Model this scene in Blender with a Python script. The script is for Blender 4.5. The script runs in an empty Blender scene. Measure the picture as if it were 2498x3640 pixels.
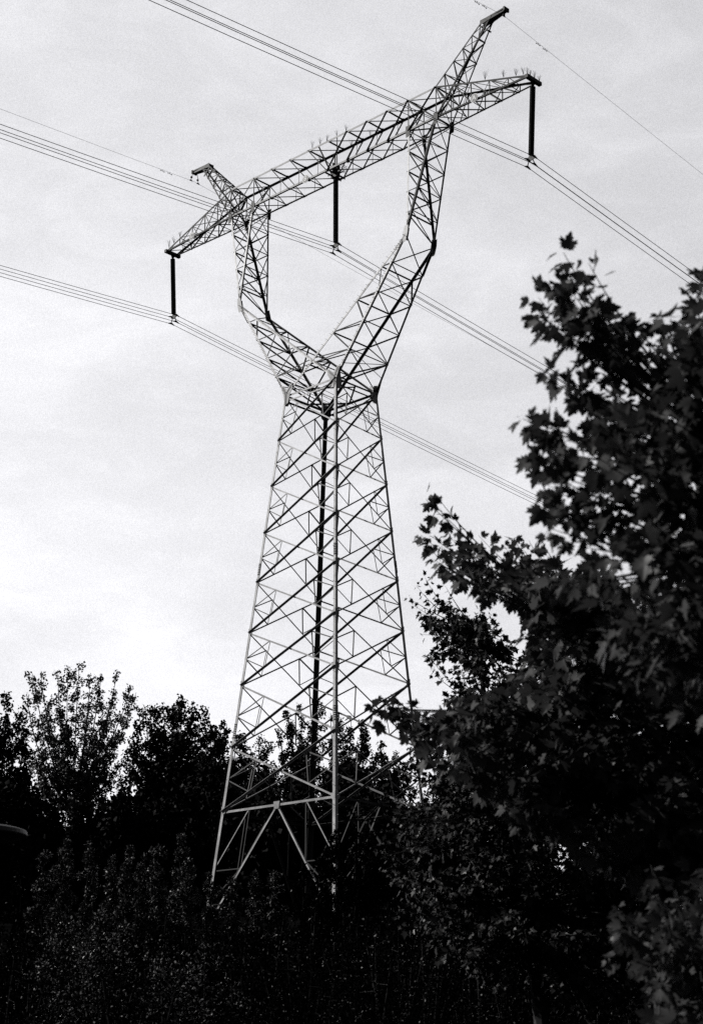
import bpy, bmesh, math
import numpy as np
from mathutils import Vector, Matrix

rng = np.random.default_rng(7)
scene = bpy.context.scene
COL = scene.collection
V = Vector

# ------------------------------------------------------------------ camera
W, H, FPX = 2498.0, 3640.0, 6142.14
CAM = V((62.958, -61.704, -7.263))
YAW, PITCH, ROLL = .7814, .321, .0159
_cy, _sy, _cp, _sp = math.cos(YAW), math.sin(YAW), math.cos(PITCH), math.sin(PITCH)
FWD = V((-_sy * _cp, _cy * _cp, _sp))
_r0 = V((_cy, _sy, 0)); _u0 = _r0.cross(FWD)
RIGHT = _r0 * math.cos(ROLL) + _u0 * math.sin(ROLL)
UP = -_r0 * math.sin(ROLL) + _u0 * math.cos(ROLL)
cd = bpy.data.cameras.new('camera'); cam = bpy.data.objects.new('camera', cd); COL.objects.link(cam)
m = Matrix((RIGHT, UP, -FWD)).transposed().to_4x4(); m.translation = CAM
cam.matrix_world = m
cd.sensor_fit = 'HORIZONTAL'; cd.sensor_width = 24.0; cd.lens = 24.0 * FPX / W
cd.clip_start = .1; cd.clip_end = 5000
cd.dof.use_dof = True; cd.dof.focus_distance = 90.0; cd.dof.aperture_fstop = 3.6
scene.camera = cam
scene.view_settings.view_transform = 'Standard'
scene.view_settings.look = 'None'
scene.render.engine = 'CYCLES'
scene.cycles.max_bounces = 5; scene.cycles.diffuse_bounces = 3; scene.cycles.glossy_bounces = 2
scene.cycles.use_denoising = False
scene.render.film_transparent = False

DS = 1595.0 / W      # survey photographs were measured on a 1595 px wide print


def at(u, v, dist):
    """World point seen at survey position (u, v), at horizontal distance dist from the viewpoint."""
    d = FWD + RIGHT * ((u / DS - W / 2) / FPX) - UP * ((v / DS - H / 2) / FPX)
    k = dist / math.hypot(d.x, d.y)
    return CAM + d * k


HF = V((-_sy, _cy, 0)); HR = V((_cy, _sy, 0))


def ground_z(x, y):
    s = (V((x, y, 0)) - V((CAM.x, CAM.y, 0))).dot(HF)
    t = min(1, max(0, (s - 18) / 66)); t = t * t * (3 - 2 * t)
    return -8.9 + 8.9 * t + .12 * math.sin(x * .31) * math.sin(y * .27 + 1)


# ------------------------------------------------------------------ materials
def new_mat(name):
    mt = bpy.data.materials.new(name); mt.use_nodes = True
    nt = mt.node_tree; return mt, nt, nt.nodes['Principled BSDF']


def gray(v): return (v, v, v * 1.02, 1)


def steel(name, base, rough=.55, metal=.15, var=.35, scale=1.3):
    mt, nt, b = new_mat(name)
    tc = nt.nodes.new('ShaderNodeTexCoord')
    n1 = nt.nodes.new('ShaderNodeTexNoise'); n1.inputs['Scale'].default_value = scale; n1.inputs['Detail'].default_value = 6
    n2 = nt.nodes.new('ShaderNodeTexNoise'); n2.inputs['Scale'].default_value = scale * 14; n2.inputs['Detail'].default_value = 4
    nt.links.new(tc.outputs['Object'], n1.inputs['Vector']); nt.links.new(tc.outputs['Object'], n2.inputs['Vector'])
    mx = nt.nodes.new('ShaderNodeMath'); mx.operation = 'MULTIPLY'
    nt.links.new(n1.outputs['Fac'], mx.inputs[0]); nt.links.new(n2.outputs['Fac'], mx.inputs[1])
    cr = nt.nodes.new('ShaderNodeValToRGB')
    cr.color_ramp.elements[0].position = .12; cr.color_ramp.elements[0].color = gray(base * (1 - var))
    cr.color_ramp.elements[1].position = .38; cr.color_ramp.elements[1].color = gray(base * (1 + var * .6))
    nt.links.new(mx.outputs[0], cr.inputs['Fac']); nt.links.new(cr.outputs['Color'], b.inputs['Base Color'])
    b.inputs['Roughness'].default_value = rough; b.inputs['Metallic'].default_value = metal; b.inputs['Specular IOR Level'].default_value = .25
    return mt


def leaf_mat(name, base, rough=.45, spec=.5, var=.6, trans=0.0, fleck=0.0):
    mt, nt, b = new_mat(name)
    g = nt.nodes.new('ShaderNodeNewGeometry')
    cr = nt.nodes.new('ShaderNodeValToRGB')
    cr.color_ramp.elements[0].color = gray(base * (1 - var)); cr.color_ramp.elements[1].color = gray(base * (1 + var))
    nt.links.new(g.outputs['Random Per Island'], cr.inputs['Fac'])
    nt.links.new(cr.outputs['Color'], b.inputs['Base Color'])
    mr = nt.nodes.new('ShaderNodeMapRange'); mr.inputs['To Min'].default_value = rough - .12; mr.inputs['To Max'].default_value = rough + .25
    nt.links.new(g.outputs['Random Per Island'], mr.inputs['Value']); nt.links.new(mr.outputs['Result'], b.inputs['Roughness'])
    b.inputs['Specular IOR Level'].default_value = spec
    if fleck:      # only a few leaves are glossy
        gt = nt.nodes.new('ShaderNodeMath'); gt.operation = 'GREATER_THAN'; gt.inputs[1].default_value = 1 - fleck
        mu = nt.nodes.new('ShaderNodeMath'); mu.operation = 'MULTIPLY_ADD'; mu.inputs[1].default_value = .7; mu.inputs[2].default_value = spec
        nt.links.new(g.outputs['Random Per Island'], gt.inputs[0]); nt.links.new(gt.outputs[0], mu.inputs[0]); nt.links.new(mu.outputs[0], b.inputs['Specular IOR Level'])
    if trans:
        out = nt.nodes['Material Output']; t = nt.nodes.new('ShaderNodeBsdfTranslucent'); t.inputs['Color'].default_value = gray(base * 1.3)
        mxs = nt.nodes.new('ShaderNodeMixShader'); mxs.inputs['Fac'].default_value = trans
        nt.links.new(b.outputs[0], mxs.inputs[1]); nt.links.new(t.outputs[0], mxs.inputs[2]); nt.links.new(mxs.outputs[0], out.inputs['Surface'])
    return mt


def noise_mat(name, a, c, scale, rough=.9):
    mt, nt, b = new_mat(name)
    tc = nt.nodes.new('ShaderNodeTexCoord'); n = nt.nodes.new('ShaderNodeTexNoise')
    n.inputs['Scale'].default_value = scale; n.inputs['Detail'].default_value = 8
    nt.links.new(tc.outputs['Object'], n.inputs['Vector'])
    cr = nt.nodes.new('ShaderNodeValToRGB'); cr.color_ramp.elements[0].color = gray(a); cr.color_ramp.elements[1].color = gray(c)
    cr.color_ramp.elements[0].position = .35; cr.color_ramp.elements[1].position = .65
    nt.links.new(n.outputs['Fac'], cr.inputs['Fac']); nt.links.new(cr.outputs['Color'], b.inputs['Base Color'])
    b.inputs['Roughness'].default_value = rough
    b.inputs['Specular IOR Level'].default_value = .0
    return mt


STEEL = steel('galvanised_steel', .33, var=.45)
STEEL_UP = steel('weathered_shaded_steel', .035, rough=.7, metal=.05)  # upper steel; also shade painted into members turned from the sun
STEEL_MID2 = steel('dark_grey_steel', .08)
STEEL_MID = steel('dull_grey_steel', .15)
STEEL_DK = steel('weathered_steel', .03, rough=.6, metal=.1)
PORCELAIN = steel('brown_glaze', .012, rough=.35, metal=0, var=.3)
WIRE = steel('aluminium_strand', .045, rough=.6, metal=.1)
SIGN_DK = steel('sign_enamel', .06, rough=.5, metal=0, var=.2)
SIGN_LT = steel('sign_white', .6, rough=.5, metal=0, var=.1)
LAMP_M = steel('lamp_paint', .045, rough=.5, metal=0, var=.2, scale=4)
LAMP_D = steel('lamp_underside', .02, rough=.6, metal=0, var=.2, scale=4)
BARK = noise_mat('bark', .02, .06, 9)
SOIL = noise_mat('grassy_soil', .002, .005, .6)
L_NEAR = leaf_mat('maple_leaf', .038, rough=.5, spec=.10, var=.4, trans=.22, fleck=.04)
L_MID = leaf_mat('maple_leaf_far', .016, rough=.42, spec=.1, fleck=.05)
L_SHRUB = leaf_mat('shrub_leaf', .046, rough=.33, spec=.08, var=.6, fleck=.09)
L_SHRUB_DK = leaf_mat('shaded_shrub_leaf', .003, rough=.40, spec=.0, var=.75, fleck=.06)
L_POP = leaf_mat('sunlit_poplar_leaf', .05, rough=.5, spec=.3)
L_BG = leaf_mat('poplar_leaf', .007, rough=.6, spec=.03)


# ------------------------------------------------------------------ object helpers
def link(o, parent=None):
    COL.objects.link(o)
    if parent is not None: o.parent = parent
    return o


def tag(o, label=None, cat=None, group=None, kind=None):
    if label: o['label'] = label
    if cat: o['category'] = cat
    if group: o['group'] = group
    if kind: o['kind'] = kind
    return o


def empty(name, loc, label, cat, group=None):
    o = bpy.data.objects.new(name, None); o.location = loc; o.empty_display_size = .3
    link(o); return tag(o, label, cat, group)


class MB:
    def __init__(self): self.v = []; self.f = []; self.mi = []; self.cur = 0

    def add(self, vs, fs):
        self.mi += [self.cur] * len(fs); b = len(self.v); self.v += [tuple(x) for x in vs]; self.f += [tuple(i + b for i in f) for f in fs]

    def ang(self, p, q, w, e2, t=None, e1=None):
        """Angle iron from p to q. e1: preferred in-plane flange direction, e2: outstanding flange direction."""
        p = V(p); q = V(q); d = q - p
        if d.length < 1e-4: return
        d.normalize(); w = w * 1.12 if w < .07 else w * .95; t = t or max(.008, w * .13)
        e2 = V(e2); e2 = e2 - d * e2.dot(d)
        if e2.length < 1e-3: e2 = d.orthogonal()
        e2.normalize()
        a = d.cross(e2)
        if e1 is not None:
            if V(e1).dot(a) < 0: a = -a
        elif a.z > 0: a = -a
        sec = [(0, 0), (w, 0), (w, t), (t, t), (t, w), (0, w)]
        vs = [p + a * x + e2 * y for x, y in sec] + [q + a * x + e2 * y for x, y in sec]
        fs = [(i, (i + 1) % 6, 6 + (i + 1) % 6, 6 + i) for i in range(6)] + [(0, 1, 2, 3), (0, 3, 4, 5), (9, 8, 7, 6), (11, 10, 9, 6)]
        self.add(vs, fs)

    def leg(self, p, q, w, e1, e2, t=None):
        """Angle iron whose two flanges follow e1 and e2 exactly (heel on the line p-q)."""
        p = V(p); q = V(q); d = (q - p).normalized(); t = t or w * .11
        a = V(e1); a = (a - d * a.dot(d)).normalized(); b = V(e2); b = (b - d * b.dot(d)).normalized()
        sec = [(0, 0), (w, 0), (w, t), (t, t), (t, w), (0, w)]
        vs = [p + a * x + b * y for x, y in sec] + [q + a * x + b * y for x, y in sec]
        fs = [(i, (i + 1) % 6, 6 + (i + 1) % 6, 6 + i) for i in range(6)] + [(0, 1, 2, 3), (0, 3, 4, 5), (9, 8, 7, 6), (11, 10, 9, 6)]
        self.add(vs, fs)

    def box(self, c, ax, ay, az):
        c = V(c); ax = V(ax); ay = V(ay); az = V(az)
        vs = [c + ax * i + ay * j + az * k for k in (-1, 1) for j in (-1, 1) for i in (-1, 1)]
        self.add(vs, [(0, 2, 3, 1), (4, 5, 7, 6), (0, 1, 5, 4), (2, 6, 7, 3), (0, 4, 6, 2), (1, 3, 7, 5)])

    def plate(self, pts, n, t):
        """Flat plate: polygon pts (3D, coplanar) extruded by thickness t along n."""
        n = V(n).normalized() * t; k = len(pts); vs = [V(p) for p in pts] + [V(p) + n for p in pts]
        self.add(vs, [tuple(range(k))[::-1], tuple(range(k, 2 * k))] + [(i, (i + 1) % k, k + (i + 1) % k, k + i) for i in range(k)])

    def tube(self, pts, rad, n=6, cap=True):
        pts = [V(p) for p in pts]; k = len(pts)
        rad = [rad] * k if isinstance(rad, (int, float)) else rad
        d0 = (pts[1] - pts[0]).normalized(); a = d0.orthogonal().normalized(); vs = []; fs = []
        for i, p in enumerate(pts):
            d = (pts[min(i + 1, k - 1)] - pts[max(i - 1, 0)])
            d = d.normalized() if d.length > 1e-9 else d0
            a = (a - d * a.dot(d)).normalized(); b = d.cross(a)
            for j in range(n):
                w = 2 * math.pi * j / n; vs.append(p + (a * math.cos(w) + b * math.sin(w)) * rad[i])
        for i in range(k - 1):
            for j in range(n):
                fs.append((i * n + j, i * n + (j + 1) % n, (i + 1) * n + (j + 1) % n, (i + 1) * n + j))
        if cap: fs += [tuple(range(n))[::-1], tuple(range((k - 1) * n, k * n))]
        self.add(vs, fs)

    def lathe(self, base, axis, prof, n=16):
        base = V(base); d = V(axis).normalized(); a = d.orthogonal().normalized(); b = d.cross(a)
        vs = []; fs = []; k = len(prof)
        for h, r in prof:
            for j in range(n):
                w = 2 * math.pi * j / n; vs.append(base + d * h + (a * math.cos(w) + b * math.sin(w)) * r)
        for i in range(k - 1):
            for j in range(n): fs.append((i * n + j, i * n + (j + 1) % n, (i + 1) * n + (j + 1) % n, (i + 1) * n + j))
        fs += [tuple(range(n))[::-1], tuple(range((k - 1) * n, k * n))]
        self.add(vs, fs)

    def build(self, name, mat, parent=None, origin=None, smooth=False):
        me = bpy.data.meshes.new(name)
        o0 = V(origin) if origin is not None else V((0, 0, 0))
        me.from_pydata([tuple(V(x) - o0) for x in self.v], [], self.f); me.update()
        for mm in (mat if isinstance(mat, (list, tuple)) else [mat]): me.materials.append(mm)
        if any(self.mi): me.polygons.foreach_set('material_index', self.mi)
        if smooth: me.polygons.foreach_set('use_smooth', [True] * len(me.polygons))
        o = bpy.data.objects.new(name, me)
        if origin is not None: o.location = o0
        return link(o, parent)


# ------------------------------------------------------------------ pylon
pylon = empty('lattice_pylon', (0, 0, 0), 'tall galvanised steel lattice pylon with forked upper half and long crossbeam carrying power lines', 'pylon')
AW, K1, AW2, K2 = 1.989, .0929, 1.593, .0696
Z = [28.836, 26.191, 23.561, 20.902, 18.160, 15.402, 12.579, 9.281, 5.980, 0.0]
SG = dict(L=(-1, -1), N=(1, -1), R=(1, 1), F=(-1, 1))


def corner(c, z):
    if isinstance(z, int): z = Z[z]
    return V((SG[c][0] * (AW + K1 * (Z[0] - z)), SG[c][1] * (AW2 + K2 * (Z[0] - z)), z))


lerp = lambda a, b, t: a + (b - a) * t
FACES = [('L', 'N', V((0, -1, 0))), ('N', 'R', V((1, 0, 0))), ('F', 'R', V((0, 1, 0))), ('L', 'F', V((-1, 0, 0)))]

# main legs, with bolted splice plates and climbing pegs
for c in 'LNRF':
    s = SG[c]; b = MB(); e1 = V((-s[0], 0, 0)); e2 = V((0, -s[1], 0))
    for i in range(9):
        w = (.135 + .006 * i) * (1.3 if c == 'F' else 1)
        b.leg(corner(c, i), corner(c, i + 1), w, e1, e2, .016)
    for i in (3, 6, 8):   # splice with rows of bolt heads
        p0 = corner(c, lerp(Z[i], Z[i + 1], .62)); p1 = corner(c, lerp(Z[i], Z[i + 1], .86))
        off = V((s[0], s[1], 0)) * .012
        b.leg(p0 + off, p1 + off, .15 + .006 * i, e1, e2, .012)
        for k in range(7):
            p = lerp(p0, p1, (k + .5) / 7)
            for e, o in ((e1, V((0, s[1], 0))), (e2, V((s[0], 0, 0)))):
                for q in (.05, .12): b.box(p + off + e * q + o * .02, (.018, 0, 0), (0, .018, 0), (0, 0, .018))
    if c in 'NF':
        n = 60
        for k in range(n):
            p = corner(c, lerp(Z[0], Z[9], (k + .5) / n)); o = V((s[0], 0, 0)) if k % 2 else V((0, s[1], 0)); e = e2 if k % 2 else e1
            b.tube([p + e * .06, p + e * .06 + o * .16], .009, 4)
    b.build('leg', STEEL_UP if c == 'F' else STEEL, pylon)  # far leg: its shade is put into a darker steel


def face_panel(A, B, n, i):
    """One X panel of a body face between levels i and i+1: two diagonals and the secondary bracing near both legs."""
    b = MB(); a0, a1, b0, b1 = corner(A, i), corner(A, i + 1), corner(B, i), corner(B, i + 1)
    inx = n.x == 0
    sgn = V((0, -1, 0)) if inx else V((1, 0, 0))
    big = .088 + .003 * i; sm = .075 + .002 * i; r = .038 + .001 * i
    # B upper -> A lower stands out, A upper -> B lower lies flat
    b.ang(b0 + n * .004, a1 + n * .004, big if inx else sm, sgn)
    b.ang(a0 - n * .014, b1 - n * .014, sm if inx else sm * .75, -sgn)
    b.cur = 1
    for P0, P1, Q0, Q1 in ((a0, a1, b0, b1), (b0, b1, a0, a1)):
        M = lerp(P0, P1, .5); Pu = lerp(P0, Q1, .25); Pl = lerp(P1, Q0, .25)
        b.ang(M - n * .03, Pu - n * .03, r * 1.25, -n); b.ang(M - n * .03, Pl - n * .03, r, -n); b.ang(Pu - n * .035, Pl - n * .035, r, -n)
    x = lerp(a0, b1, .5); u = (b0 - a0).normalized()
    return b.build('face_bracing', [STEEL if n.y < 0 else STEEL_MID, STEEL_MID2], pylon)  # faces turned from the sun: shade painted in as darker steel


for A, B, n in FACES:
    for i in range(8): face_panel(A, B, n, i)

# node gussets on the legs
for c in 'LNRF':
    s = SG[c]
    for i in range(1, 9):
        b = MB(); p = corner(c, i); g = .15 + .012 * i
        for e, o in ((V((-s[0], 0, 0)), V((0, s[1], 0))), (V((0, -s[1], 0)), V((s[0], 0, 0)))):
            b.plate([p + V((0, 0, -g)) + o * .006, p + V((0, 0, g)) + o * .006, p + V((0, 0, g * .45)) + e * g * 1.15 + o * .006, p - V((0, 0, g * .45)) + e * g * 1.15 + o * .006], o, .01)
        b.build('gusset_plate', STEEL, pylon)

# waist and base frames (horizontals plus the diamond diaphragm)
for i, w in ((0, .11), (8, .12)):
    b = MB()
    mids = []
    for A, B, n in FACES:
        p, q = corner(A, i), corner(B, i); b.cur = 0 if n.y < 0 else 1
        b.ang(p - n * .02, q - n * .02, w, -n); mids.append(lerp(p, q, .5) - n * .08)
        if i == 0: b.ang(p - n * .02 - V((0, 0, .32)), q - n * .02 - V((0, 0, .32)), w * .8, -n)
    b.cur = 1
    for k in range(4): b.ang(mids[k] - V((0, 0, .05)), mids[(k + 1) % 4] - V((0, 0, .05)), w * .75, (0, 0, -1))
    b.build('waist_frame' if i == 0 else 'base_frame', [STEEL, STEEL_MID2 if i == 0 else STEEL_UP], pylon)  # base members behind the front face have shade in their colour

# splayed base bracing: inverted V on every face, with struts
for A, B, n in FACES:
    b = MB(); a0, b0, a1, b1 = corner(A, 8), corner(B, 8), corner(A, 9), corner(B, 9); mid = lerp(a0, b0, .5)
    inx = n.x == 0; e = V((0, 1, 0)) if inx else V((1, 0, 0))
    struts = []
    for c0, c1 in ((a0, a1), (b0, b1)):
        st_ = MB(); struts.append(st_)
        foot = lerp(c1, mid, .03)
        b.ang(mid - n * .03, foot - n * .03, .095, e)
        lm = lerp(c0, c1, .5); vm = lerp(mid, c1, .5); hm = lerp(mid, c0, .5)
        b.ang(lm - n * .045, hm - n * .045, .045, e); st_.ang(lm - n * .04, vm - n * .04, .05, e); st_.ang(hm - n * .05, vm - n * .05, .045, e)
        lq = lerp(c0, c1, .78); vq = lerp(mid, c1, .78); st_.ang(lq - n * .04, vq - n * .04, .05, e)
        st_.ang(lq - n * .045, vm - n * .045, .05, e)
    b.plate([mid + V((0, 0, .12)) - (b0 - a0).normalized() * .22, mid + V((0, 0, .12)) + (b0 - a0).normalized() * .22, mid - V((0, 0, .25)) + (b0 - a0).normalized() * .16, mid - V((0, 0, .25)) - (b0 - a0).normalized() * .16], n, .012)
    bo_ = b.build('base_bracing', STEEL if n.y < 0 else STEEL_UP, pylon)  # all but the front face: shade near the ground painted as dark steel
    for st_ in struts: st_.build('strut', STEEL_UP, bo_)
for c in 'LNRF':
    p = corner(c, 9); b = MB(); b.lathe(p + V((0, 0, -.9)), (0, 0, 1), [(0, .55), (.75, .55), (.9, .4), (.92, .05)], 14)
    b.build('foundation', noise_mat('concrete', .2, .35, 5), pylon)

# the forked arms
XK, ZK, YK = 6.635, 35.98, 1.138
XI, XO, ZB, ZT, YB, YT = 6.286, 8.324, 42.494, 44.412, .653, .686
XT, ZTI, YTI = 14.478, 42.453, .429
XP, ZP, XQ = 11.713, 47.534, 12.78
NP = 5
for s in (-1, 1):
    K = {y: V((s * XK, y * YK, ZK)) for y in (-1, 1)}
    out0 = {y: V((s * AW, y * AW2, Z[0])) for y in (-1, 1)}
    inn0 = {y: V((-s * AW, y * AW2, Z[0])) for y in (-1, 1)}
    lo = lambda y, t: lerp(out0[y], K[y], t)
    li = lambda y, t: lerp(inn0[y], K[y], t)
    T = [k / NP for k in range(NP + 1)]
    arm = MB()
    ox = V((s, 0, 0)); dn = V((0, 0, -1))
    for j in range(1, NP):
        # struts across the line, outer and inner face
        arm.ang(lo(-1, T[j]), lo(1, T[j]), .07, -ox); arm.ang(li(-1, T[j]), li(1, T[j]), .07, ox)
        for y in (-1, 1):
            arm.ang(lo(y, T[j]), li(y, T[j]), .06, (0, -y, 0))
    for j in range(NP):
        arm.ang(lo(-1, T[j + 1]), lo(1, T[j]), .06, -ox)
        if j >= 1: arm.ang(li(-1, T[j]), li(1, T[j + 1]), .055, ox)
        if j >= 1:
            for y in (-1, 1):
                arm.ang(lo(y, T[j]), li(y, T[j + 1]), .06, (0, -y, 0))
    # last diagonal of the outer face near the waist, redundants
    for y in (-1, 1):
        arm.ang(lo(y, T[1]), li(y, .24), .06, (0, -y, 0)); arm.ang(lo(y, .1), lo(-y, T[1]), .035, -ox)
    arm_o = arm.build('fork_arm', STEEL_UP, pylon)
    for y in (-1, 1):
        for f0, w, e in ((out0[y], .13, V((-s, 0, 0))), (inn0[y], .125, V((s, 0, 0)))):
            b = MB(); b.leg(f0, K[y], w, e, (0, -y, 0), .015)
            d = (K[y] - f0).normalized()
            for k in range(9):      # splice near the lower end with bolt heads
                p = lerp(f0, K[y], .1 + .012 * k); b.box(p + V((0, y * .01, 0)) + e * .05, (.018, 0, 0), (0, .018, 0), (0, 0, .018))
            for k in range(9):
                p = lerp(f0, K[y], .9 + .011 * k); b.box(p + V((0, y * .01, 0)) + e * .05, (.018, 0, 0), (0, .018, 0), (0, 0, .018))
            if y < 0:
                for k in range(30):
                    p = lerp(f0, K[y], (k + .5) / 30); b.tube([p + e * .05, p + e * .05 + V((0, y * .15, 0))], .008, 4)
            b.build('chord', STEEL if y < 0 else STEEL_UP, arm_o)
    # column from the kink up to the beam
    bi = {y: V((s * XI, y * YB, ZB)) for y in (-1, 1)}; bo = {y: V((s * XO, y * YB, ZB)) for y in (-1, 1)}
    ci = lambda y, t: lerp(K[y], bi[y], t); co = lambda y, t: lerp(K[y], bo[y], t)
    colm = MB()
    for j in range(1, NP):
        colm.ang(co(-1, T[j]), co(1, T[j]), .06, -ox); colm.ang(ci(-1, T[j]), ci(1, T[j]), .06, ox)
        for y in (-1, 1):
            if j > 1: colm.ang(co(y, T[j]), ci(y, T[j]), .045, (0, -y, 0))
    for j in range(NP):
        a, c = (-1, 1)
        colm.ang(co(-1, T[j + 1]), co(1, T[j]), .05, -ox); colm.ang(ci(1, T[j]), ci(-1, T[j + 1]), .045, ox)
        if j >= 1: colm.ang(co(1, T[j + 1]), co(-1, T[j]), .035, -ox)
        if j >= 1: colm.ang(ci(-1, T[j]), ci(1, T[j + 1]), .035, ox)
        for y in (-1, 1):
            if j >= 1: colm.ang(co(y, T[j]), ci(y, T[j + 1]), .04, (0, -y, 0))
    col_o = colm.build('fork_column', STEEL_UP, pylon)
    for y in (-1, 1):
        for f1, w, e in ((bo[y], .12, V((-s, 0, 0))), (bi[y], .11, V((s, 0, 0)))):
            b = MB(); b.leg(K[y], f1, w, e, (0, -y, 0), .014)
            for k in range(8):
                p = lerp(K[y], f1, .02 + .014 * k); b.box(p + V((0, y * .012, 0)) + e * .05, (.018, 0, 0), (0, .018, 0), (0, 0, .018))
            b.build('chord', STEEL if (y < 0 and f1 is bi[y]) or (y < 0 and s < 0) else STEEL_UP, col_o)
        # kink plate
        b = MB(); p = K[y] + V((0, y * .012, 0))
        b.plate([p + V(q) for q in ((s * -.10, 0, .42), (s * .16, 0, .42), (s * .13, 0, 0), (s * -.02, 0, -.5), (s * -.34, 0, -.5), (s * -.24, 0, -.1))], (0, y, 0), .014)
        b.plate([p + V((s * .012, 0, .35)), p + V((s * .012, -y * .26, .35)), p + V((s * -.12, -y * .26, -.35)), p + V((s * -.12, 0, -.35))], (s, 0, 0), .014)
        b.build('gusset_plate', STEEL, pylon)
        for bb in (bi[y], bo[y]):
            b = MB(); p = bb + V((0, y * .014, 0)); w = .16
            b.plate([p + V((-w, 0, .32)), p + V((w, 0, .32)), p + V((w * .8, 0, -.38)), p + V((-w * .8, 0, -.38))], (0, y, 0), .014)
            b.build('gusset_plate', STEEL_DK, pylon)
# big waist plates
for c in 'LNRF':
    s = SG[c]; p = corner(c, 0); b = MB()
    o = V((0, s[1], 0)); e = V((-s[0], 0, 0)); q = p + o * .016
    b.plate([q + V((0, 0, -.62)) + e * .02, q + V((0, 0, -.1)) - e * .05, q + V((0, 0, .62)) - e * .33, q + V((0, 0, .62)) - e * .12, q + V((0, 0, .3)) + e * .18, q + V((0, 0, .62)) + e * .56, q + V((0, 0, .28)) + e * .62, q + V((0, 0, -.05)) + e * .42, q + V((0, 0, -.5)) + e * .3], o, .016)
    o2 = V((s[0], 0, 0)); e2 = V((0, -s[1], 0)); q = p + o2 * .016
    b.plate([q + V((0, 0, -.62)) + e2 * .02, q + V((0, 0, .45)) + e2 * .0, q + V((0, 0, .35)) + e2 * .3, q + V((0, 0, -.3)) + e2 * .42, q + V((0, 0, -.55)) + e2 * .28], o2, .016)
    for k in range(9):
        for t in (.06, .14):
            b.box(p + o * .04 + e * t + V((0, 0, -.55 + k * .07)), (.02, 0, 0), (0, .014, 0), (0, 0, .02))
            b.box(p + o * .04 + V((0, 0, .05 + k * .06)) - e * (k * .033 - t), (.02, 0, 0), (0, .014, 0), (0, 0, .02))
            b.box(p + o * .04 + V((0, 0, .1 + k * .05)) + e * (.1 + k * .05 + t * .4), (.02, 0, 0), (0, .014, 0), (0, 0, .02))
    b.build('gusset_plate', STEEL, pylon)

# crossbeam
xs = [-XO] + [-XI + 2 * XI * k / 8 for k in range(9)] + [XO]
P = lambda x, y, top: V((x, y * (YT if top else YB), ZT if top else ZB))
beam = MB()
for j, x in enumerate(xs):
    for top in (0, 1):
        if abs(x) > .01 or top: beam.ang(P(x, -1, top), P(x, 1, top), .075, (1, 0, 0), e1=(0, 0, 1 if not top else -1))
    if j < len(xs) - 1:
        x2 = xs[j + 1]
        for top in (0, 1): beam.ang(P(x, -1, top), P(x2, 1, top), .05, (0, 0, 1 if not top else -1))
        for y in (-1, 1):
            if x >= -.01: beam.ang(P(x2, y, 1), P(x, y, 0), .062 if y < 0 else .05, (0, -1, 0))
            else: beam.ang(P(x, y, 1), P(x2, y, 0), .05 if y > 0 else .055, (0, -1, 0))
            if abs((x + x2) / 2) < XI: # thin hangers
                xm = (x + x2) / 2
                mid = (P(x2, y, 1) + P(x, y, 0)) / 2 if x >= -.01 else (P(x, y, 1) + P(x2, y, 0)) / 2
                beam.ang(mid, P(xm, y, 0), .03, (0, -y, 0))
for s in (-1, 1):
    for x in (s * XI, s * XO):
        for y in (-1, 1): beam.ang(P(x, y, 1), P(x, y, 0), .075, (0, -y, 0))
        beam.ang(P(x, -1, 1), P(x, 1, 0), .045, (-s, 0, 0)); beam.ang(P(x, 1, 1), P(x, -1, 0), .045, (-s, 0, 0))
    for y in (-1, 1):
        beam.ang(P(s * XO, y, 0), P(s * XI, y, 1), .07, (0, -y, 0)); beam.ang(P(s * XO, y, 0), P(s * XI, -y, 0), .05, (0, 0, 1))
beam_o = beam.build('crossbeam', STEEL_UP, pylon)
for top in (0, 1):
    for y in (-1, 1):
        b = MB(); b.leg(P(-XO, y, top), P(XO, y, top), .115, (0, -y, 0), (0, 0, -1 if top else 1), .013)
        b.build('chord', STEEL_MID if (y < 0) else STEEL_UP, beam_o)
for j, x in enumerate(xs[2:-2]):
    for y in (-1, 1):
        for top in (0, 1):
            b = MB(); p = P(x, y, top) + V((0, 0, .008 if top else -.022)); w = .17 if (j % 2 == 0 or y > 0) else .11
            b.plate([p + V((-w, 0, 0)), p + V((w, 0, 0)), p + V((w * .45, -y * w * 1.1, 0)), p + V((-w * .45, -y * w * 1.1, 0))], (0, 0, 1), .012)
            b.build('gusset_plate', STEEL_DK, beam_o)

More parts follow.
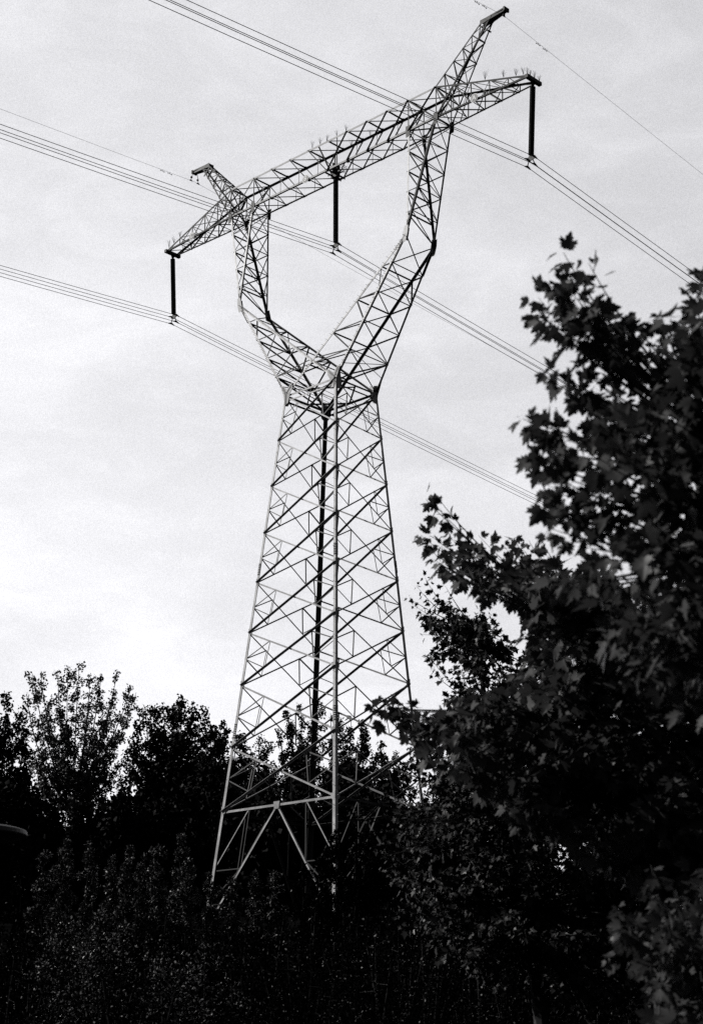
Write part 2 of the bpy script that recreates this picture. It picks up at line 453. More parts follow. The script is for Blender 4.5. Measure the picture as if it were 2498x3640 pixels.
# cantilever ends and earth wire peaks
for s in (-1, 1):
    n = 5
    tb = {y: V((s * XT, y * YTI, ZTI)) for y in (-1, 1)}
    cb = lambda y, t: lerp(P(s * XO, y, 0), tb[y], t); ct = lambda y, t: lerp(P(s * XO, y, 1), tb[y] + V((0, 0, .12)), t)
    b = MB()
    for j in range(n):
        t0, t1 = j / n, (j + 1) / n
        for y in (-1, 1):
            b.ang(ct(y, t0), cb(y, t1), .055, (0, -y, 0))
            if j: b.ang(cb(y, t0), ct(y, t0), .04, (0, -y, 0))
            if j < n - 1: b.ang(cb(y, (t0 + t1) / 2), ct(y, t1), .032, (0, -y, 0))
        if j:
            b.ang(cb(-1, t0), cb(1, t0), .05, (0, 0, 1)); b.ang(ct(-1, t0), ct(1, t0), .04, (0, 0, -1))
        if s > 0: b.ang(cb(-1, t0), cb(1, t1), .045, (0, 0, 1))
        else: b.ang(cb(-1, t1), cb(1, t0), .045, (0, 0, 1))
        if j < n - 1: b.ang(ct(-s, t0), ct(s, t1), .03, (0, 0, -1))
    e = b.build('crossarm_end', STEEL_UP, pylon)
    for y in (-1, 1):
        c = MB(); c.leg(P(s * XO, y, 0), tb[y], .10, (0, -y, 0), (0, 0, 1), .012); c.build('chord', STEEL_UP, e)
        c = MB(); c.leg(P(s * XO, y, 1), tb[y] + V((0, 0, .12)), .10, (0, -y, 0), (0, 0, -1), .012); c.build('chord', STEEL_UP, e)
    c = MB(); c.box(V((s * (XT + .04), 0, ZTI - .02)), (.10, 0, 0), (0, YTI + .16, 0), (0, 0, .10))
    c.plate([V((s * XT - .02, -.16, ZTI - .1)), V((s * XT - .02, .16, ZTI - .1)), V((s * XT - .02, .08, ZTI - .34)), V((s * XT - .02, -.08, ZTI - .34))], (1, 0, 0), .03)
    c.build('hanger_bracket', STEEL_DK, e)
    # peak
    n = 5; ww = .17
    tin = {y: V((s * (XP - .55), y * ww, ZP - .12)) for y in (-1, 1)}; tou = {y: V((s * (XP + .05), y * ww, ZP - .2)) for y in (-1, 1)}
    pi_ = lambda y, t: lerp(P(s * XO, y, 1), tin[y], t); po = lambda y, t: lerp(P(s * XO, y, 0), tou[y], t)
    b = MB()
    for j in range(n):
        t0, t1 = j / n, (j + 1) / n
        for y in (-1, 1):
            b.ang(pi_(y, t0), po(y, t1), .045, (0, -y, 0)); b.ang(pi_(y, t1), po(y, t1), .045, (0, -y, 0))
        b.ang(po(-1, t1), po(1, t1), .045, (s, 0, 0)); b.ang(pi_(-1, t1), pi_(1, t1), .045, (s, 0, 0))
        b.ang(po(-1, t0), po(1, t1), .035, (s, 0, 0)); b.ang(pi_(1, t0), pi_(-1, t1), .035, (s, 0, 0))
    e = b.build('earth_wire_peak', STEEL_UP, pylon)
    for y in (-1, 1):
        c = MB(); c.leg(P(s * XO, y, 1), tin[y], .075, (s, 0, 0), (0, -y, 0), .01); c.build('chord', STEEL_UP, e)
        c = MB(); c.leg(P(s * XO, y, 0), tou[y], .085, (-s, 0, 0), (0, -y, 0), .011); c.build('chord', STEEL_UP, e)
    c = MB()
    for y in (-1, 1):
        q = y * (ww + .01)
        c.plate([V((s * (XP - .6), q, ZP)), V((s * (XP + .2), q, ZP)), V((s * (XP + .1), q, ZP - .2)), V((s * (XP - .62), q, ZP - .3))], (0, y, 0), .012)
        c.ang(V((s * (XP - .62), q, ZP - .28)), V((s * (XP - .1), q, ZP - .75)), .09, (0, -y, 0))
        c.plate([V((s * (XP - .4), q, ZP - .02)), V((s * XQ, y * .1, ZP + .12)), V((s * (XQ + .04), y * .1, ZP - .1)), V((s * (XP - .1), q, ZP - .24))], (0, y, 0), .02)
    c.box(V((s * (XP + .28), 0, ZP + .0)), (.85, 0, .05 * s), (0, ww, 0), (0, 0, .035))
    c.box(V((s * XQ, 0, ZP)), (.05, 0, 0), (0, .2, 0), (0, 0, .11))
    c.build('peak_head', STEEL_DK, e)

# hanger under the middle of the beam
b = MB()
for dx in (-.16, .16): b.ang(P(dx, -1, 0), P(dx, 1, 0), .13, (0, 0, -1), t=.016)
for dx in (-.75, .75):
    for y in (-1, 1): b.ang(P(dx, y, 1), V((dx * .25, y * .12, ZB + .1)), .07, (0, 1, 0))
for y in (-1, 1):
    b.ang(V((-.5, y * .12, ZB + .1)), V((.5, y * .12, ZB + .1)), .09, (0, 0, -1))
b.box(V((.0, 0, ZB - .1)), (.22, 0, 0), (0, .14, 0), (0, 0, .12))
b.box(V((.06, 0, ZB + .35)), (.03, 0, 0), (0, .3, 0), (0, 0, .28))
for k in range(5):
    b.tube([V((.45, .05 + k * .1, ZB + .05)), V((.45, .05 + k * .1, ZB + .55))], .01, 4); b.tube([V((.45, .0, ZB + .05 + k * .12)), V((.45, .5, ZB + .05 + k * .12))], .01, 4)
b.build('centre_hanger', STEEL_DK, pylon)


def text_mesh(txt, size, mat, parent, name, loc, rot, sx=1.0):
    cu = bpy.data.curves.new(name, 'FONT'); cu.body = txt; cu.size = size; cu.align_x = 'CENTER'; cu.align_y = 'CENTER'; cu.extrude = .004; cu.offset = .012
    tmp = bpy.data.objects.new(name + '_tmp', cu); COL.objects.link(tmp)
    dg = bpy.context.evaluated_depsgraph_get(); me = bpy.data.meshes.new_from_object(tmp.evaluated_get(dg))
    bpy.data.objects.remove(tmp); me.name = name; me.materials.clear(); me.materials.append(mat)
    o = bpy.data.objects.new(name, me); o.location = loc; o.rotation_euler = rot
    return link(o, parent)


# round phase signs on the near bottom chord
for x, ch, lab in ((-12.0, 'C', 'round phase sign lettered C'), (-1.75, 'B', 'round phase sign lettered B'), (11.0, 'A', 'round phase sign lettered A')):
    ax = abs(x)
    y = -YB if ax < XO else -lerp(YB, YTI, (ax - XO) / (XT - XO))
    c = V((x, y - .03, ZB + .1))
    b = MB(); b.lathe(c, (0, -1, 0), [(0, .26), (.015, .26)], 24)
    sg = b.build('phase_sign', SIGN_LT, pylon); tag(sg, lab)
    b = MB(); b.lathe(c + V((0, -.016, 0)), (0, -1, 0), [(0, .225), (.006, .225)], 24); b.build('sign_face', SIGN_DK, sg)
    text_mesh(ch, .40, SIGN_LT, sg, 'sign_letter', c + V((0, -.03, 0)), (math.pi / 2, 0, 0))

# bird spikes
sp = [(-1.25, -1, 1), (-.6, -1, 1), (-.05, -1, 1), (.75, -1, 1), (1.5, -1, 1), (-2.0, 1, 1), (.55, 1, 1), (2.1, 1, 1)]
spk = [P(x, y, 1) + V((0, 0, .02)) for x, y, t in sp]
for s, ts in ((1, (.55, .75, .88, .96, 1.0)), (-1, (.8, .9, .98))):
    for t in ts:
        spk.append(lerp(P(s * XO, -1, 1), V((s * XT, -YTI, ZTI + .12)), t) + V((0, 0, .03)))
spk += [V((XT + .05, .1, ZTI + .15)), V((XT + .1, YTI, ZTI + .1)), V((XT, -.2, ZTI + .15)), V((-XT + .6, .3, ZTI + .1)), V((-XT + 1.3, .35, ZTI + .1))]
for p in spk:
    b = MB(); k = 13; hgt = rng.uniform(.38, .6)
    for i in range(k):
        a = rng.uniform(0, 6.28); r = rng.uniform(.05, .5)
        d = V((math.cos(a) * r, math.sin(a) * r, 1)).normalized() * hgt * rng.uniform(.7, 1)
        b.tube([p, p + d * .5 + V((0, 0, .02)), p + d], .0042, 3)
    b.tube([p, p + V((0, 0, .1))], .02, 5)
    b.build('bird_spike', STEEL_DK, pylon)

# ------------------------------------------------------------------ insulator strings and wires
GI = 'insulator strings hanging from the crossbeam'
phases = [('left', V((-XT + .0, 0, ZTI - .3)), V((-14.05, 0, 37.75)), 'long dark ribbed insulator string hanging from the lower, farther tip of the crossbeam'),
          ('middle', V((.05, 0, ZB - .2)), V((.157, 0, 37.70)), 'long dark ribbed insulator string hanging from the middle of the crossbeam, between the fork arms'),
          ('right', V((XT, 0, ZTI - .3)), V((14.256, 0, 37.73)), 'long dark ribbed insulator string hanging from the high, nearer tip of the crossbeam')]
HB = .225
wire_names = ['highest', 'second highest', 'third highest', 'lowest']
near_s = {'left': .104, 'middle': .1035, 'right': .107}
far_s = {'left': .0855, 'middle': .0885, 'right': .0995}
for ph, top, bot, lab in phases:
    t = empty('insulator_string', top, lab, 'insulator', GI)
    ax = (bot - top); L = ax.length; d = ax.normalized()
    b = MB(); n = 58; pitch = (L - .5) / n; prof = [(0, .03), (.09, .03), (.10, .05)]
    for k in range(n):
        h = .1 + k * pitch
        prof += [(h + .005, .118), (h + pitch * .3, .122), (h + pitch * .55, .152), (h + pitch * .7, .15), (h + pitch * .82, .122), (h + pitch * .95, .118)]
    prof += [(L - .38, .03), (L - .25, .03)]
    o = b.build('disc_stack', PORCELAIN, t, smooth=False); o.matrix_parent_inverse = Matrix.Translation(-top)
    me = o.data; me.clear_geometry(); b2 = MB(); b2.lathe(top, d, prof, 18)
    me.from_pydata(b2.v, [], b2.f); me.update()
    b = MB(); q = bot + V((0, 0, .20))
    b.plate([q + V((-.10, -.02, .18)), q + V((.10, -.02, .18)), q + V((HB + .04, -.02, .02)), q + V((HB + .04, -.02, -.06)), q + V((.12, -.02, -.12)), q + V((-.12, -.02, -.12)), q + V((-HB - .04, -.02, -.06)), q + V((-HB - .04, -.02, .02))], (0, 1, 0), .04)
    o = b.build('yoke_plate', STEEL_DK, t); o.matrix_parent_inverse = Matrix.Translation(-top)
    offs = [(-HB, HB), (HB, HB), (-HB, -HB), (HB, -HB)]
    for dx, dz in offs:
        b = MB(); c = bot + V((dx, 0, dz)); j = bot + V((dx * .5 if dz < 0 else dx, 0, .14 if dz < 0 else .22))
        b.tube([j, c + V((0, 0, .08))], .028, 6)
        b.tube([c + V((0, -.24, -.035)), c + V((0, -.1, .005)), c + V((0, 0, .03)), c + V((0, .1, .005)), c + V((0, .24, -.03))], [.028, .05, .065, .05, .028], 8)
        o = b.build('suspension_clamp', STEEL_DK, t); o.matrix_parent_inverse = Matrix.Translation(-top)
    # bundle of four: order them from the top as they are seen beyond the string
    keyed = sorted(offs, key=lambda q: -(V((q[0], 0, q[1])).dot(UP) / 1.0) + .35 * q[0] * 0)
    where = {'left': 'farther tip', 'middle': 'middle', 'right': 'nearer tip'}[ph]
    for k, (dx, dz) in enumerate(keyed):
        c = bot + V((dx, 0, dz)); pts = []
        for i in range(-40, 61):
            y = 200 * (i / 40 if i < 0 else 2.0 * i / 60) if i else 0
            sl = near_s[ph] if y < 0 else far_s[ph]; q = abs(y)
            pts.append(c + V((0, y, -sl * q + 1.9e-4 * q * q)))
        b = MB(); b.tube(pts, .0165, 6)
        w = b.build('conductor_wire', WIRE, origin=c, smooth=True)
        tag(w, '%s of four line wires clamped under the insulator at the crossbeam\'s %s' % (wire_names[k], where), 'power line wire', 'wires clamped under the insulator at the ' + where)

for s, c, ns, fs, lab in ((-1, V((-12.69, 0, 46.86)), .088, .0693, 'thin earth wire clamped to the lower, farther steel peak'), (1, V((12.62, 0, 47.22)), .108, .101, 'thin earth wire clamped to the highest, nearer steel peak')):
    t = empty('earth_wire', c, lab, 'earth wire')
    pts = []
    for i in range(-40, 61):
        y = 200 * (i / 40 if i < 0 else 2.0 * i / 60)
        sl = ns if y < 0 else fs; q = abs(y); pts.append(c + V((0, y, -sl * q + 1.5e-4 * q * q)))
    b = MB(); b.tube(pts, .0085, 5); o = b.build('wire', WIRE, t); o.matrix_parent_inverse = Matrix.Translation(-c)
    for y in ((-2.6, -2.0, 2.6, 3.2) if s < 0 else (-1.6, -2.2, 2.9, 3.5)):
        sl = ns if y < 0 else fs; p = c + V((0, y, -sl * abs(y)))
        b = MB(); b.tube([p + V((0, 0, .02)), p - V((0, 0, .08))], .018, 5); b.tube([p + V((0, -.17, -.085)), p + V((0, -.09, -.08)), p + V((0, .09, -.08)), p + V((0, .17, -.085))], [.036, .012, .012, .036], 6)
        o = b.build('vibration_damper', STEEL_DK, t); o.matrix_parent_inverse = Matrix.Translation(-c)
    for y in ((-.3, .3) if s < 0 else (0,)):
        b = MB(); p = c + V((0, y, -.02)); q = V((c.x + .02 * s, y * .6, ZP - .02))
        b.tube([q, lerp(q, p, .5) + V((.05, 0, 0)), p + V((0, 0, .02))], .02, 5)
        b.lathe(lerp(q, p, .55), (p - q), [(0, .03), (.02, .07), (.1, .07), (.12, .03)], 8)
        b.tube([p + V((0, -.13, -.02)), p + V((0, 0, .02)), p + V((0, .13, -.02))], [.02, .055, .02], 6)
        o = b.build('suspension_clamp', STEEL_DK, t); o.matrix_parent_inverse = Matrix.Translation(-c)

# ------------------------------------------------------------------ vegetation
def tri_mesh(name, verts, tris, mat, parent=None, origin=None):
    me = bpy.data.meshes.new(name); nv, nf = len(verts), len(tris)
    if origin is not None: verts = verts - np.array(origin)
    me.vertices.add(nv); me.vertices.foreach_set('co', verts.astype(np.float32).ravel())
    k = tris.shape[1]
    me.loops.add(nf * k); me.loops.foreach_set('vertex_index', tris.astype(np.int32).ravel())
    me.polygons.add(nf); me.polygons.foreach_set('loop_start', np.arange(0, nf * k, k, dtype=np.int32))
    me.update(calc_edges=True); me.materials.append(mat)
    return link(bpy.data.objects.new(name, me), parent)


def maple_template():
    """Five-lobed leaf, stalk at the origin, length 1 along +y; a slight fold along the lobes."""
    half = [(0, .0), (.16, -.06), (.30, .02), (.44, .0), (.37, .14), (.55, .24), (.40, .28), (.62, .46), (.50, .50), (.54, .66), (.36, .56), (.22, .50), (.26, .70), (.15, .76), (.10, .90)]
    pts = half + [(0, 1.02)] + [(-x, y) for x, y in half[:0:-1]]
    v = [(0, .30, .0)] + [(x, y, .16 * abs(x) ** 1.0 - .10 * max(0, y - .5)) for x, y in pts]
    n = len(pts); t = [(0, 1 + i, 1 + (i + 1) % n) for i in range(n)]
    v = v + [(0, 0, 0), (.012, 0, 0), (0.0, -.55, .04)]; b = len(v) - 3; t.append((b, b + 1, b + 2))
    return np.array(v, float), np.array(t)


def simple_maple_template():
    half = [(0, 0), (.38, .02), (.28, .2), (.58, .44), (.30, .46), (.16, .72)]
    pts = half + [(0, 1.0)] + [(-x, y) for x, y in half[:0:-1]]
    v = [(0, .3, 0)] + [(x, y, .16 * abs(x)) for x, y in pts]; n = len(pts)
    return np.array(v, float), np.array([(0, 1 + i, 1 + (i + 1) % n) for i in range(n)])


def oval_template():
    v = np.array([(0, 0, 0), (.27, .34, .05), (.22, .68, .03), (0, 1, -.04), (-.22, .68, .03), (-.27, .34, .05)], float)
    return v, np.array([(0, 1, 2), (0, 2, 3), (0, 3, 4), (0, 4, 5)])


def diamond_template():
    v = np.array([(0, 0, 0), (.42, .45, .06), (0, 1, 0), (-.42, .45, .06)], float)
    return v, np.array([(0, 1, 2), (0, 2, 3)])


def leaves(pos, axis, normal, size, tmpl):
    """Leaf copies: pos (n,3), axis = stalk-to-tip direction, normal, size (n,)."""
    tv, tt = tmpl; n = len(pos)
    y = axis / np.linalg.norm(axis, axis=1, keepdims=True)
    z = normal - y * (normal * y).sum(1, keepdims=True); z /= np.linalg.norm(z, axis=1, keepdims=True) + 1e-9
    x = np.cross(y, z)
    fold = rng.uniform(.3, 2.2, n)[:, None]
    P_ = pos[:, None, :] + size[:, None, None] * (tv[None, :, 0:1] * x[:, None, :] + tv[None, :, 1:2] * y[:, None, :] + (tv[None, :, 2:3] * fold[:, :, None]) * z[:, None, :])
    T_ = tt[None] + (np.arange(n) * len(tv))[:, None, None]
    return P_.reshape(-1, 3), T_.reshape(-1, tt.shape[1])


def rnd_dir(n):
    d = rng.normal(size=(n, 3)); return d / np.linalg.norm(d, axis=1, keepdims=True)


def bg_tree(name, label, cat, base, tips, fork, n_leaf, leaf, spread, group, seed, trunk_r=.16, mat=None, low=.15, clump=.5, tight=1.0, low_tips=()):
    """Broadleaf tree: trunk to fork, one limb per tip, clumps of leaves strung along each limb."""
    global rng
    rng = np.random.default_rng(seed)
    root = empty(name, base, label, cat, group); base = V(base); fork = V(fork)
    tr = MB()
    tr.tube([base - V((0, 0, .3)), lerp(base, fork, .5) + V((rng.normal() * .1, rng.normal() * .1, 0)), fork], [trunk_r * 1.3, trunk_r, trunk_r * .85], 7)
    C = []; Rr = []
    for kk, tip in enumerate(list(tips) + list(low_tips)):
        tip = V(tip); top_fork = fork
        if kk >= len(tips): fork = lerp(base, fork, rng.uniform(.25, .75))
        L = (tip - fork).length
        mid = lerp(fork, tip, .45) + (V((tip.x - fork.x, tip.y - fork.y, 0)) * .28) + V(rng.normal(size=3) * .15)
        bez = lambda t: fork * (1 - t) ** 2 + mid * 2 * t * (1 - t) + tip * t * t
        tr.tube([bez(t) for t in (0, .2, .4, .6, .8, 1)], [trunk_r * .6 * (1 - .9 * t) + .008 for t in (0, .2, .4, .6, .8, 1)], 5)
        k = max(6, int(L * 2.6))
        for i in range(k):
            t = low + (1 - low) * (i + rng.uniform(0, 1)) / k
            r = spread * (1 - t) ** .7 + .28
            p = bez(min(t, 1)); o = V(rnd_dir(1)[0]) * r * rng.uniform(.1, 1)
            o.z *= .6; c = p + o
            if o.length > .35: tr.tube([p, lerp(p, c, .6) + V((0, 0, .05)), c], [.012, .008, .004], 3)
            C.append(c); Rr.append(clump * rng.uniform(.55, 1.2) * (1.0 - .35 * t) * (1.25 if kk >= len(tips) else 1))
        fork = top_fork
    C = np.array([tuple(c) for c in C]); Rr = np.array(Rr)
    idx = rng.choice(len(C), n_leaf, p=Rr ** 2 / (Rr ** 2).sum())
    off = rnd_dir(n_leaf) * (rng.uniform(0, 1, n_leaf) ** .5)[:, None] * Rr[idx][:, None]; off[:, 2] *= 1.15
    pos = C[idx] + off * tight
    axis = rnd_dir(n_leaf) + np.array([0, 0, -.5]); nor = rnd_dir(n_leaf)
    v, f = leaves(pos, axis, nor, leaf * rng.uniform(.6, 1.25, n_leaf), diamond_template())
    o = tri_mesh('crown', v, f, mat or L_BG, root, base); 
    tb = tr.build('trunk', BARK, root); tb.matrix_parent_inverse = Matrix.Translation(-base)
    return root


def on_ground(u, dist, v=2000):
    p = at(u, v, dist); return V((p.x, p.y, ground_z(p.x, p.y)))


GT = 'trees beyond the pylon'


def make_bg(label, dist, ubase, fork_uv, tips, n, leaf, spread, seed, **kw):
    r = np.random.default_rng(seed + 100)
    T = [at(u, v, dist + r.uniform(-2.2, 2.2)) for u, v in tips]
    u0, u1 = min(t[0] for t in tips), max(t[0] for t in tips)
    LT = [at(r.uniform(u0 - 12, u1 + 12), r.uniform(1740, 1960), dist + r.uniform(-2.5, 2.5)) for _ in range(max(10, int((u1 - u0) / 11)))]
    kw['low_tips'] = LT; n = int(n * 1.75)
    bg_tree(kw.pop('name', 'background_tree'), label, 'tree', on_ground(ubase, dist), T, at(*fork_uv, dist), n, leaf, spread, GT, seed, **kw)


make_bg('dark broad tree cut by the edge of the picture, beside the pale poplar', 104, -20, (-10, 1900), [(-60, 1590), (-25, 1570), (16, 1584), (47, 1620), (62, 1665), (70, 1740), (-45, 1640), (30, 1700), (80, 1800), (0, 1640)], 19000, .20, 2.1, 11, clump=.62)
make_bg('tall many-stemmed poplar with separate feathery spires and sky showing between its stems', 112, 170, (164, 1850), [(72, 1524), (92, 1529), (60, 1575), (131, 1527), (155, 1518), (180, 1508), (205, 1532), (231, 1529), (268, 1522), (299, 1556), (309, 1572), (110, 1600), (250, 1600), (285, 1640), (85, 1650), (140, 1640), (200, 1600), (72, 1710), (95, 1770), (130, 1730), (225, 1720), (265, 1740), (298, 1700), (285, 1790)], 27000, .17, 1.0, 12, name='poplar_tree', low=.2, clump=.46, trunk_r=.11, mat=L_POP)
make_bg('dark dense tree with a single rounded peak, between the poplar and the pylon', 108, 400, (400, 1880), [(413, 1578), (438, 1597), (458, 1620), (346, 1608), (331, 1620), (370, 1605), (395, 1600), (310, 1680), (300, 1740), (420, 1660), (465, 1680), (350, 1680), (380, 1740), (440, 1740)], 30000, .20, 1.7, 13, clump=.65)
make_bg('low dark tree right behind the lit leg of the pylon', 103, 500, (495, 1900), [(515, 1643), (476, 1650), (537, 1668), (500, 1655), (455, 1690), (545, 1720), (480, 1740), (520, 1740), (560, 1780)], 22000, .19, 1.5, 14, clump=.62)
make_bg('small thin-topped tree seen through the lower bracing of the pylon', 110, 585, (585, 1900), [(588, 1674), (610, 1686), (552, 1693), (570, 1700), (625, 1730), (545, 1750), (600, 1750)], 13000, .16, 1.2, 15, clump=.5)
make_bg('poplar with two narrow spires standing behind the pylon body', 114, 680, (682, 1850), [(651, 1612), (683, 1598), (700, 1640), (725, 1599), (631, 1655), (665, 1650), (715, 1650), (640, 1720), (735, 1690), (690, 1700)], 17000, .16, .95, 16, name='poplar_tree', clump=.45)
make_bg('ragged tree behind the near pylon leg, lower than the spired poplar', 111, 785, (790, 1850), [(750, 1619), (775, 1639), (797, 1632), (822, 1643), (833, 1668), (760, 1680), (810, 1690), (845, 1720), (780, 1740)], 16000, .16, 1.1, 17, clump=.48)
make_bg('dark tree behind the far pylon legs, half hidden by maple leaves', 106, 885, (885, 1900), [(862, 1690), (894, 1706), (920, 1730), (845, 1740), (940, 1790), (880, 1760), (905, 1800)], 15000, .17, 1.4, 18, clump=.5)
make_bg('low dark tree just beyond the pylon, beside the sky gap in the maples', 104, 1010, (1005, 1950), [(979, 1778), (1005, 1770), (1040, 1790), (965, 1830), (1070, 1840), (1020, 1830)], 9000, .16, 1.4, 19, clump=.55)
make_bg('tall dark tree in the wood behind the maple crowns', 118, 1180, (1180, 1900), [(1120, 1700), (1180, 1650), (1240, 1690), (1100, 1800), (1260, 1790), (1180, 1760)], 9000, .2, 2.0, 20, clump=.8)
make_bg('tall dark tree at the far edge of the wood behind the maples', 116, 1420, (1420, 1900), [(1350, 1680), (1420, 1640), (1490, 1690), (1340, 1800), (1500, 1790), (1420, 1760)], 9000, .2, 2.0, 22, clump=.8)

# dark understorey bushes below those trees
GU = 'bushes under the trees beyond the pylon'


def bush(name, label, u, vtop, dist, width, n, leaf, seed, group, mat, cat='bush', spire=False, tmpl=None, depth=None, hide=.0):
    """Many-stemmed shrub: stems from the ground, leaves in clumps on each stem."""
    global rng
    rng = np.random.default_rng(seed)
    base = on_ground(u, dist); top = at(u, vtop, dist); hgt = top.z - base.z
    root = empty(name, base, label, cat, group); st = MB(); C = []; Rr = []
    ns = 3 if spire else 9
    for k in range(ns):
        a = rng.uniform(0, 6.28); rr = width * (.12 if spire else .5) * math.sqrt(rng.uniform(0, 1))
        h = hgt * (1 if k == 0 else rng.uniform(.62, .96)) 
        tip = base + HR * math.cos(a) * rr + HF * math.sin(a) * rr * (depth or 1) + V((0, 0, h))
        if k == 0: tip = base + V((rng.normal() * .05, rng.normal() * .05, hgt))
        p0 = base + V((math.cos(a) * .1, math.sin(a) * .1, -.1)); mid = lerp(p0, tip, .5) + V((rng.normal() * .1, rng.normal() * .1, 0))
        st.tube([p0, mid, tip], [.03, .02, .006], 5)
        q = max(8, int(h * 7))
        for i in range(q):
            t = hide + (1 - hide) * (i + rng.uniform()) / q
            p = lerp(lerp(p0, mid, t), lerp(mid, tip, t), t)
            r = width * (.42 if spire else .36) * (1 - t) ** .55 * rng.uniform(.15, 1) + .03
            o = V((rng.normal(), rng.normal(), rng.normal() * .3)); o = o.normalized() * r
            c = p + o + V((0, 0, .1 * r)); C.append(tuple(c)); Rr.append((.30 if not spire else .2) * width * (.55 + .45 * (1 - t)) * rng.uniform(.4, .9))
            if r > .15: st.tube([p, c], [.009, .004], 3)
    C = np.array(C); Rr = np.array(Rr); idx = rng.choice(len(C), n, p=Rr / Rr.sum())
    off = rnd_dir(n) * (rng.uniform(0, 1, n) ** .45 * Rr[idx])[:, None]; pos = C[idx] + off
    axis = off / (Rr[idx][:, None] + .01) + rnd_dir(n) * .9 + np.array([0, 0, .15]); nor = rnd_dir(n) + np.array([0, 0, .8])
    v, f = leaves(pos, axis, nor, leaf * rng.uniform(.6, 1.3, n), tmpl or oval_template())
    tri_mesh('foliage', v, f, mat, root, base); o = st.build('stem', BARK, root); o.matrix_parent_inverse = Matrix.Translation(-base)
    return root


ul = [(-10, 1790, 'below the edge tree'), (90, 1800, 'under the poplar, nearest the edge tree'), (190, 1830, 'under the poplar stems'), (290, 1800, 'between poplar and round-peaked tree'), (390, 1790, 'under the round-peaked tree'),
      (490, 1745, 'behind the lit pylon leg'), (590, 1755, 'behind the inverted V braces'), (690, 1750, 'under the spired poplar'), (790, 1738, 'behind the near pylon leg'), (890, 1755, 'behind the far pylon legs'), (1010, 1830, 'below the sky gap'), (1150, 1830, 'behind the maples')]
for i, (u, v, w) in enumerate(ul):
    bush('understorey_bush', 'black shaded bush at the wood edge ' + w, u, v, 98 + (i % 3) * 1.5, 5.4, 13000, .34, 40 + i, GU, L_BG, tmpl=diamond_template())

# the row of saplings in front of the pylon
GS = 'saplings in the row in front of the pylon'
ordn = ['first', 'second', 'third', 'fourth', 'fifth', 'sixth', 'seventh', 'eighth', 'ninth', 'tenth', 'eleventh', 'twelfth', 'thirteenth', 'fourteenth', 'fifteenth', 'sixteenth', 'seventeenth', 'eighteenth', 'nineteenth', 'twentieth', 'twenty-first', 'twenty-second', 'twenty-third', 'twenty-fourth']
row = [(-15, 2000), (45, 1965), (105, 1930), (146, 1898), (200, 1916), (245, 1942), (286, 1923), (325, 1945), (360, 1919), (404, 1898), (434, 1945), (480, 1985), (530, 1998), (580, 1980), (632, 1975), (690, 1958), (745, 1905), (800, 1880), (850, 1890), (905, 1880), (768, 1888), (825, 1884), (722, 1940)]
row.sort()
for i, (u, v) in enumerate(row):
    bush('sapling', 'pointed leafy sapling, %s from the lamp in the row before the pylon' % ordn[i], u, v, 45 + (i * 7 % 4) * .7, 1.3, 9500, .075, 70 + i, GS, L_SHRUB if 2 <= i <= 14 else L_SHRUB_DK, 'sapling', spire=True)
GF = 'low shrubs nearer than the sapling row'
front = [(40, 2180, 30), (195, 2150, 31), (260, 2150, 29), (350, 2200, 27), (470, 2150, 29), (560, 2130, 28), (660, 2170, 30), (760, 2140, 32), (860, 2110, 30), (960, 2090, 33), (1080, 2110, 31), (1190, 2130, 30), (1300, 2120, 31), (1410, 2150, 30)]
for i, (u, v, dd) in enumerate(front):
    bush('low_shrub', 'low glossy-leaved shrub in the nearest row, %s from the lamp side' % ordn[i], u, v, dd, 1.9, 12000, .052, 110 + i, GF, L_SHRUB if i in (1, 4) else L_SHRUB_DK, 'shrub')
GM = 'bushy shrubs between the sapling row and the nearest shrubs'
mid_row = [(0, 2092), (75, 2072), (150, 2057), (230, 2072), (310, 2052), (390, 2077), (470, 2087), (550, 2077), (635, 2087), (715, 2072), (800, 2057), (880, 2047), (960, 2037), (1050, 2087), (1140, 2087), (1230, 2097), (1320, 2077)]
for i, (u, v) in enumerate(mid_row):
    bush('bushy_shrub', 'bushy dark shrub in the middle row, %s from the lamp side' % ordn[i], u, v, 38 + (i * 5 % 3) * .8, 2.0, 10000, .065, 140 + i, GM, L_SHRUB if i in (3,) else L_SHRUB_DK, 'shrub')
# broken pale twig caught in the saplings by the pylon base
b = MB(); p = at(862, 1973, 43); b.tube([at(860, 1975, 43), at(880, 1952, 43), at(897, 1950, 43), at(922, 1968, 43)], [.018, .016, .014, .008], 5)
tw = b.build('broken_twig', steel('pale_wood', .3, metal=0, rough=.8), origin=p); tag(tw, 'bare pale broken twig bent over among the saplings below the pylon', 'twig')

# ------------------------------------------------------------------ foreground maples
def inside(poly, x, y):
    c = False; n = len(poly)
    for i in range(n):
        x1, y1 = poly[i]; x2, y2 = poly[i - 1]
        if (y1 > y) != (y2 > y) and x < (x2 - x1) * (y - y1) / (y2 - y1) + x1: c = not c
    return c


